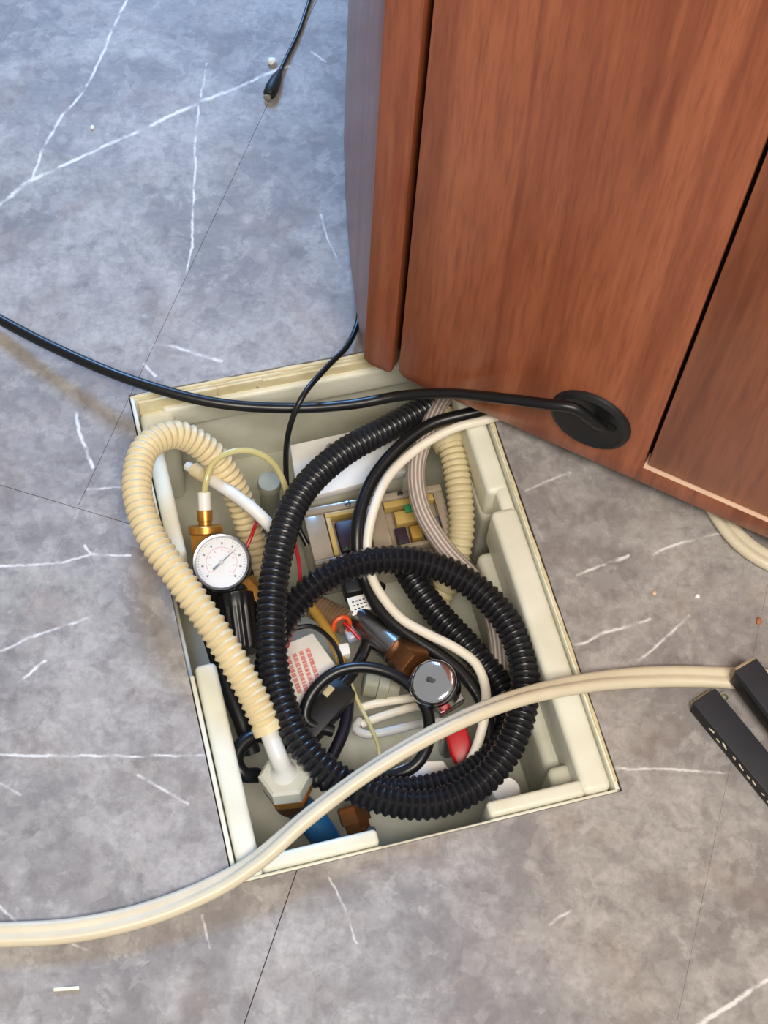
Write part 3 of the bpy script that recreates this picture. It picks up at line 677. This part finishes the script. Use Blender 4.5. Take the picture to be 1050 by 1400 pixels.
# smoky control box with windows
kb_ = thing('control_box', P(510, 740, -.145), 'smoky brown control box with gold framed windows below the white housing', 'control box')
A0 = P(413, 697, -.064); B0 = P(602, 662, -.064); ux = (B0 - A0).normalized(); uy = Vector((ux.y, -ux.x, 0))
if uy.y > 0: uy = -uy
Lx = (B0 - A0).length; Ly = .062
def K(x, y, z): return A0 + ux * (x * Lx) + uy * y + Vector((0, 0, z))
def kbox(name, x0, x1, y0, y1, z0, z1, m, w=.0008, par=None): return prism(name, [K(x0, y0, z0), K(x1, y0, z0), K(x1, y1, z0), K(x0, y1, z0)], (0, 0, z1 - z0), m, w, par or kb_)
kbox('body', 0, 1, 0, Ly, -.072, -.012, M_brownbox, .002)
kbox('rim', 0, 1, 0, .008, -.012, .002, M_brownbox, .0015); kbox('rim', 0, 1, Ly - .005, Ly, -.012, 0, M_brownbox, .0015)
for x0, x1 in ((0, .14), (.43, .56), (.93, 1)): kbox('divider', x0, x1, .008, Ly - .005, -.012, 0, M_brownbox, .0012)
f1 = kbox('window_frame', .145, .425, .009, .014, -.011, .0012, M_gold); kbox('window_frame', .145, .18, .014, Ly - .006, -.011, .0008, M_gold); kbox('window_frame', .565, .925, .009, .016, -.011, .0012, M_gold)
kbox('relay', .20, .40, .018, .052, -.011, -.002, M_dark, .003)
kbox('terminal_block', .62, .80, .022, .036, -.011, .002, M_gold); kbox('terminal', .70, .80, .018, .026, .001, .005, M_green)
kbox('circuit_part', .60, .68, .038, .056, -.011, -.002, M_dark); kbox('circuit_part', .80, .92, .034, .054, -.011, -.001, M_blup); kbox('circuit_part', .70, .78, .040, .054, -.011, .001, M_yel)
for x, y, m in ((.24, .050, M_green), (.28, .0525, M_red), (.37, .0525, M_red)):
    lathe('indicator', K(x, y, -.003), K(x, y, .0005), [(0, .0014), (.7, .0014), (1, .0006)], m, kb_, 10)
for x in (.32, .70): lathe('screw', K(x, .004, .002), K(x, .004, .0035), [(0, .0032), (.7, .0032), (1, .002)], M_steel, kb_, 12)

# white box with faded red print
pb = thing('printed_box', P(420, 915, -.145), 'white plastic box with faded red print beside the black hose', 'box')
q = [P(380, 884, -.070), P(428, 864, -.070), P(462, 912, -.070), P(408, 968, -.070)]
prism('case', q, (0, 0, -.074), M_white, .0025, pb)
rx = (q[0] - q[3]).normalized() * -1; ry = (q[2] - q[3]).normalized()
vs = []; fs = []; rnd = random.Random(11)
for row in range(4):
    x = .003
    base = q[0] + Vector((0, 0, .0004)) + (q[1] - q[0]) * (.10 + .185 * row) + (q[3] - q[0]) * .16
    while x < .040:
        l = rnd.choice((.003, .0042, .0052)); k = len(vs)
        d1 = (q[3] - q[0]).normalized(); d2 = (q[1] - q[0]).normalized()
        for a, b in ((0, 0), (l * .82, 0), (l * .82, .0044), (0, .0040)): vs.append(base + d1 * (x + a) + d2 * b)
        fs.append((k, k + 1, k + 2, k + 3)); x += l
mesh_obj('print', vs, fs, M_redink, pb, False)

# solenoid valve with chrome cap
sv = thing('solenoid_valve', P(560, 910, -.14), 'steel solenoid valve with bronze nut and shiny chrome cap', 'valve')
v0, v1 = P(490, 843, -.080), P(556, 900, -.066)
lathe('coil_can', v0, v1, [(0, .014), (.03, .016), (.8, .016), (.82, .013), (1, .013)], M_steel, sv, 28)
ax = (P(592, 935, -.046) - v1)
lathe('bronze_nut', v1 - ax * .25, v1 + ax * .42, [(0, .017), (.06, .0185), (.94, .0185), (1, .017)], M_copper, sv, 6)
n0 = P(592, 934, -.040); cx = Vector((-.30, -.06, .95)).normalized()
cap = lathe('chrome_cap', n0 - cx * .016, n0 + cx * .014, [(0, .0225), (.42, .0228), (.47, .0216), (.52, .0225), (.62, .0222), (.69, .0208), (.735, .0185), (.765, .0150), (.785, .0105), (.797, .0060), (.80, .002)], M_chrome, sv, 44)
obox('slot', n0 + cx * .0082, S, camup, .0040, .0022, .0012, M_ink, .0004, cap)
obox('clip', P(614, 962, -.062), (P(640, 950, -.062) - P(600, 975, -.062)), Vector((0, 1, 0)), .014, .006, .007, M_steel, .002, sv)
# brown coil, tag, connectors
bc = thing('ribbed_coil', P(450, 840, -.14), 'brown ribbed coil lying beside the white tag', 'coil')
b0, b1 = P(428, 828, -.072), P(474, 852, -.066)
pr = []
for i in range(41): pr.append((i / 40, .0125 - (.0016 if i % 4 in (1, 2) else 0)))
lathe('winding', b0, b1, pr, mat('coil_brown', rgb(126, 100, 76), .4, var=.3), bc, 24)
tg = thing('cable_tag', P(494, 830, -.08), 'white paper tag with tiny print on the black lead', 'tag')
q = [P(474, 818, -.062), P(506, 810, -.062), P(514, 830, -.064), P(482, 842, -.064)]
prism('paper', q, (0, 0, -.001), M_white, .0002, tg)
vs = []; fs = []
for row in range(3):
    for j in range(5):
        o_ = q[0].lerp(q[1], .15 + .15 * j).lerp(q[3].lerp(q[2], .15 + .15 * j), .25 + .22 * row) + Vector((0, 0, .0003)); k = len(vs)
        dx = (q[1] - q[0]).normalized() * .0022; dy = (q[3] - q[0]).normalized() * .0013
        vs += [o_, o_ + dx, o_ + dx + dy, o_ + dy]; fs.append((k, k + 3, k + 2, k + 1))
mesh_obj('print', vs, fs, M_ink, tg, False)
tag(obox('black_plug', P(488, 800, -.072), P(520, 795, -.07) - P(470, 806, -.07), Vector((0, 1, 0)), .014, .012, .012, M_blkm, .003), 'black plug above the white paper tag', 'plug')
cn = thing('black_connector', P(440, 975, -.12), 'black connector block with a pale window inside the cable loop', 'connector')
obox('shell', P(445, 972, -.076), P(470, 945, -.076) - P(425, 995, -.076), Vector((1, 0, 0)), .030, .013, .011, M_blkm, .004, cn)
obox('pale_window', P(449, 945, -.0645), P(470, 945, -.076) - P(425, 995, -.076), Vector((1, 0, 0)), .0055, .0032, .0015, M_hose_c2, .0006, cn)
tag(prism('blue_panel', [P(468, 856, -.072), P(488, 850, -.070), P(494, 868, -.072), P(476, 876, -.074)], (0, 0, -.012), mat('pale_blue_plastic', rgb(176, 190, 216), .3), .003), 'pale blue block beside the steel solenoid', 'block')
tag(obox('white_connector', P(468, 892, -.066), (1, .3, 0), (0, 1, 0), .007, .006, .008, M_white, .002), 'small white connector under the orange wire', 'connector')
# red lever
rl = thing('red_lever', P(625, 1020, -.12), 'flat red valve lever under the cream flat cable', 'lever')
q = [P(606, 992, -.074), P(636, 988, -.072), P(646, 1020, -.076), P(640, 1040, -.080), P(626, 1050, -.082), P(616, 1030, -.08)]
prism('blade', q, (0, 0, -.006), M_red, .0022, rl, None, 3)
lathe('stem', P(618, 996, -.080), P(618, 996, -.080) - Vector((0, 0, .060)), [(0, .007), (1, .007)], M_steel, rl, 16)
# white clip with small print
wc = thing('white_block', P(580, 1060, -.14), 'white moulded block with blue print behind the front of the hose coil', 'block')
q = [P(532, 1052, -.082), P(560, 1040, -.080), P(606, 1038, -.080), P(622, 1060, -.082), P(610, 1086, -.084), P(545, 1084, -.084)]
prism('body', q, (0, 0, -.060), M_white, .003, wc, None, 3)
vs = []; fs = []
for j in range(4):
    o_ = P(566 + 7 * j, 1076 - 2 * j, -.0815) + Vector((0, 0, .0015)); k = len(vs)
    vs += [o_, o_ + Vector((.0030, .0008, 0)), o_ + Vector((.0026, .0045, 0)), o_ + Vector((-.0004, .0040, 0))]; fs.append((k, k + 1, k + 2, k + 3))
mesh_obj('print', vs, fs, M_blup, wc, False)
# grey union and brown fitting at the front
gu = thing('pipe_union', P(515, 945, -.14), 'grey ribbed pipe union beneath the black loop', 'fitting')
lathe('body', P(496, 932, -.088), P(545, 942, -.092), [(0, .010), (.05, .013), (.4, .013), (.42, .0155), (.7, .0155), (.72, .013), (1, .012)], M_grey, gu, 24)
bf = thing('bronze_fitting', P(488, 1125, -.14), 'dark bronze fitting in the front notch of the box', 'fitting')
lathe('body', P(480, 1100, -.085), P(492, 1140, -.095), [(0, .013), (.1, .015), (.6, .015), (.62, .012), (1, .012)], M_copper, bf, 6)
lathe('stem', P(508, 1135, -.08), P(508, 1135, -.08) - Vector((0, 0, .068)), [(0, .004), (1, .004)], M_steel, bf, 14)
# white strut inside, lower right
tag(lathe('white_pipe', P(692, 1080, -.060), P(692, 1080, -.060) - Vector((0, 0, .0895)), [(0, .012), (.03, .0135), (1, .0135)], M_white, None, 24), 'white pipe stub at the front right corner of the box', 'pipe')

# ------------------------------------------------------------------ black trim strips at the right and litter
def strip(name, p0, p1, wid, h, z0, label, notch):
    a = P(*p0, z0); b = P(*p1, z0); d = (b - a).normalized(); n = Vector((-d.y, d.x, 0))
    root = thing(name, a, label, 'trim strip', 'broken black trim strips')
    obox('cover', a.lerp(b, .5) + Vector((0, 0, h * .72)), d, n, (b - a).length / 2, wid / 2, h * .28, M_strip, .0015, root)
    obox('core', a.lerp(b, .5) + Vector((0, 0, h * .22)) - d * .003, d, n, (b - a).length / 2, wid / 2 - .002, h * .215, M_edge2, .0008, root)
    obox('flange', a.lerp(b, .5) + Vector((0, 0, h * .42)) - n * (wid / 2), d, n, (b - a).length / 2 - .002, .0014, h * .42, M_blkm, .0008, root)
    for i in range(notch):
        c = a.lerp(b, .09 + .032 * i) - n * (wid / 2 + .0014) + Vector((0, 0, h * .55))
        rc = random.Random(i + 20); obox('chip', c + Vector((0, 0, rc.uniform(-.001, .003))) + d * rc.uniform(-.002, .002), d + Vector((0, 0, rc.uniform(-.5, .5))), n, rc.uniform(.0014, .0034), .0005, rc.uniform(.0008, .0014), M_flat, .0003, root)
    return root, a, d, n
M_edge2 = mat('tan_core', rgb(168, 150, 118), .6, var=.25, vscale=90)
r1, a1, d1, n1 = strip('trim_strip', (958, 958), (1290, 1362), .026, .013, 0.0005, 'charcoal trim strip with chipped edge lying right of the box corner', 9)
lathe('metal_clip', a1 + d1 * .010 + n1 * .017 + Vector((0, 0, .001)), a1 + d1 * .010 + n1 * .017 + Vector((0, 0, .006)), [(0, .005), (1, .005), (.99, .0035), (.01, .0035)], M_grey, r1, 12)
r2, a2, d2, n2 = strip('trim_strip', (1012, 920), (1330, 1340), .024, .020, .0145, 'charcoal trim strip resting on the cream flat cable at the right edge', 0)
obox('end_cap', a2 - d2 * .0008 + Vector((0, 0, .010)), d2, n2, .0016, .0105, .0095, M_edge2, .0008, r2)

M_crumb = mat('white_crumb', rgb(248, 248, 244), .7)
tag(blob('plaster_crumb', P(372, 86, 0), .0050, .0052, .004, M_crumb, None, 4), 'white plaster crumb beside the plug of the thin lead', 'crumb')
tag(blob('plaster_crumb', P(126, 175, 0), .0022, .0030, .0015, M_crumb, None, 5), 'tiny pale crumb on the bluish floor at upper left', 'crumb')
tag(blob('plaster_crumb', P(953, 816, 0), .0024, .0022, .002, M_crumb, None, 6), 'tiny white crumb on the floor right of the box', 'crumb')
tag(blob('plaster_crumb', P(894, 812, 0), .0022, .0028, .0018, M_edge, None, 8), 'tiny beige crumb on the floor right of the box', 'crumb')
tag(blob('rust_crumb', P(1037, 850, 0), .0028, .0040, .002, mat('rust', rgb(176, 110, 76), .8), None, 7), 'small rust brown crumb near the right edge of the floor', 'crumb')
u = (P(105, 1351) - P(78, 1353)).normalized()
tag(obox('plastic_sliver', P(91, 1352, .0012), u, Vector((-u.y, u.x, 0)), .0100, .0014, .0011, M_whitew, .0004), 'thin white plastic sliver on the floor at lower left', 'sliver')
for o in bpy.data.objects:
    if '_org' in o: del o['_org']
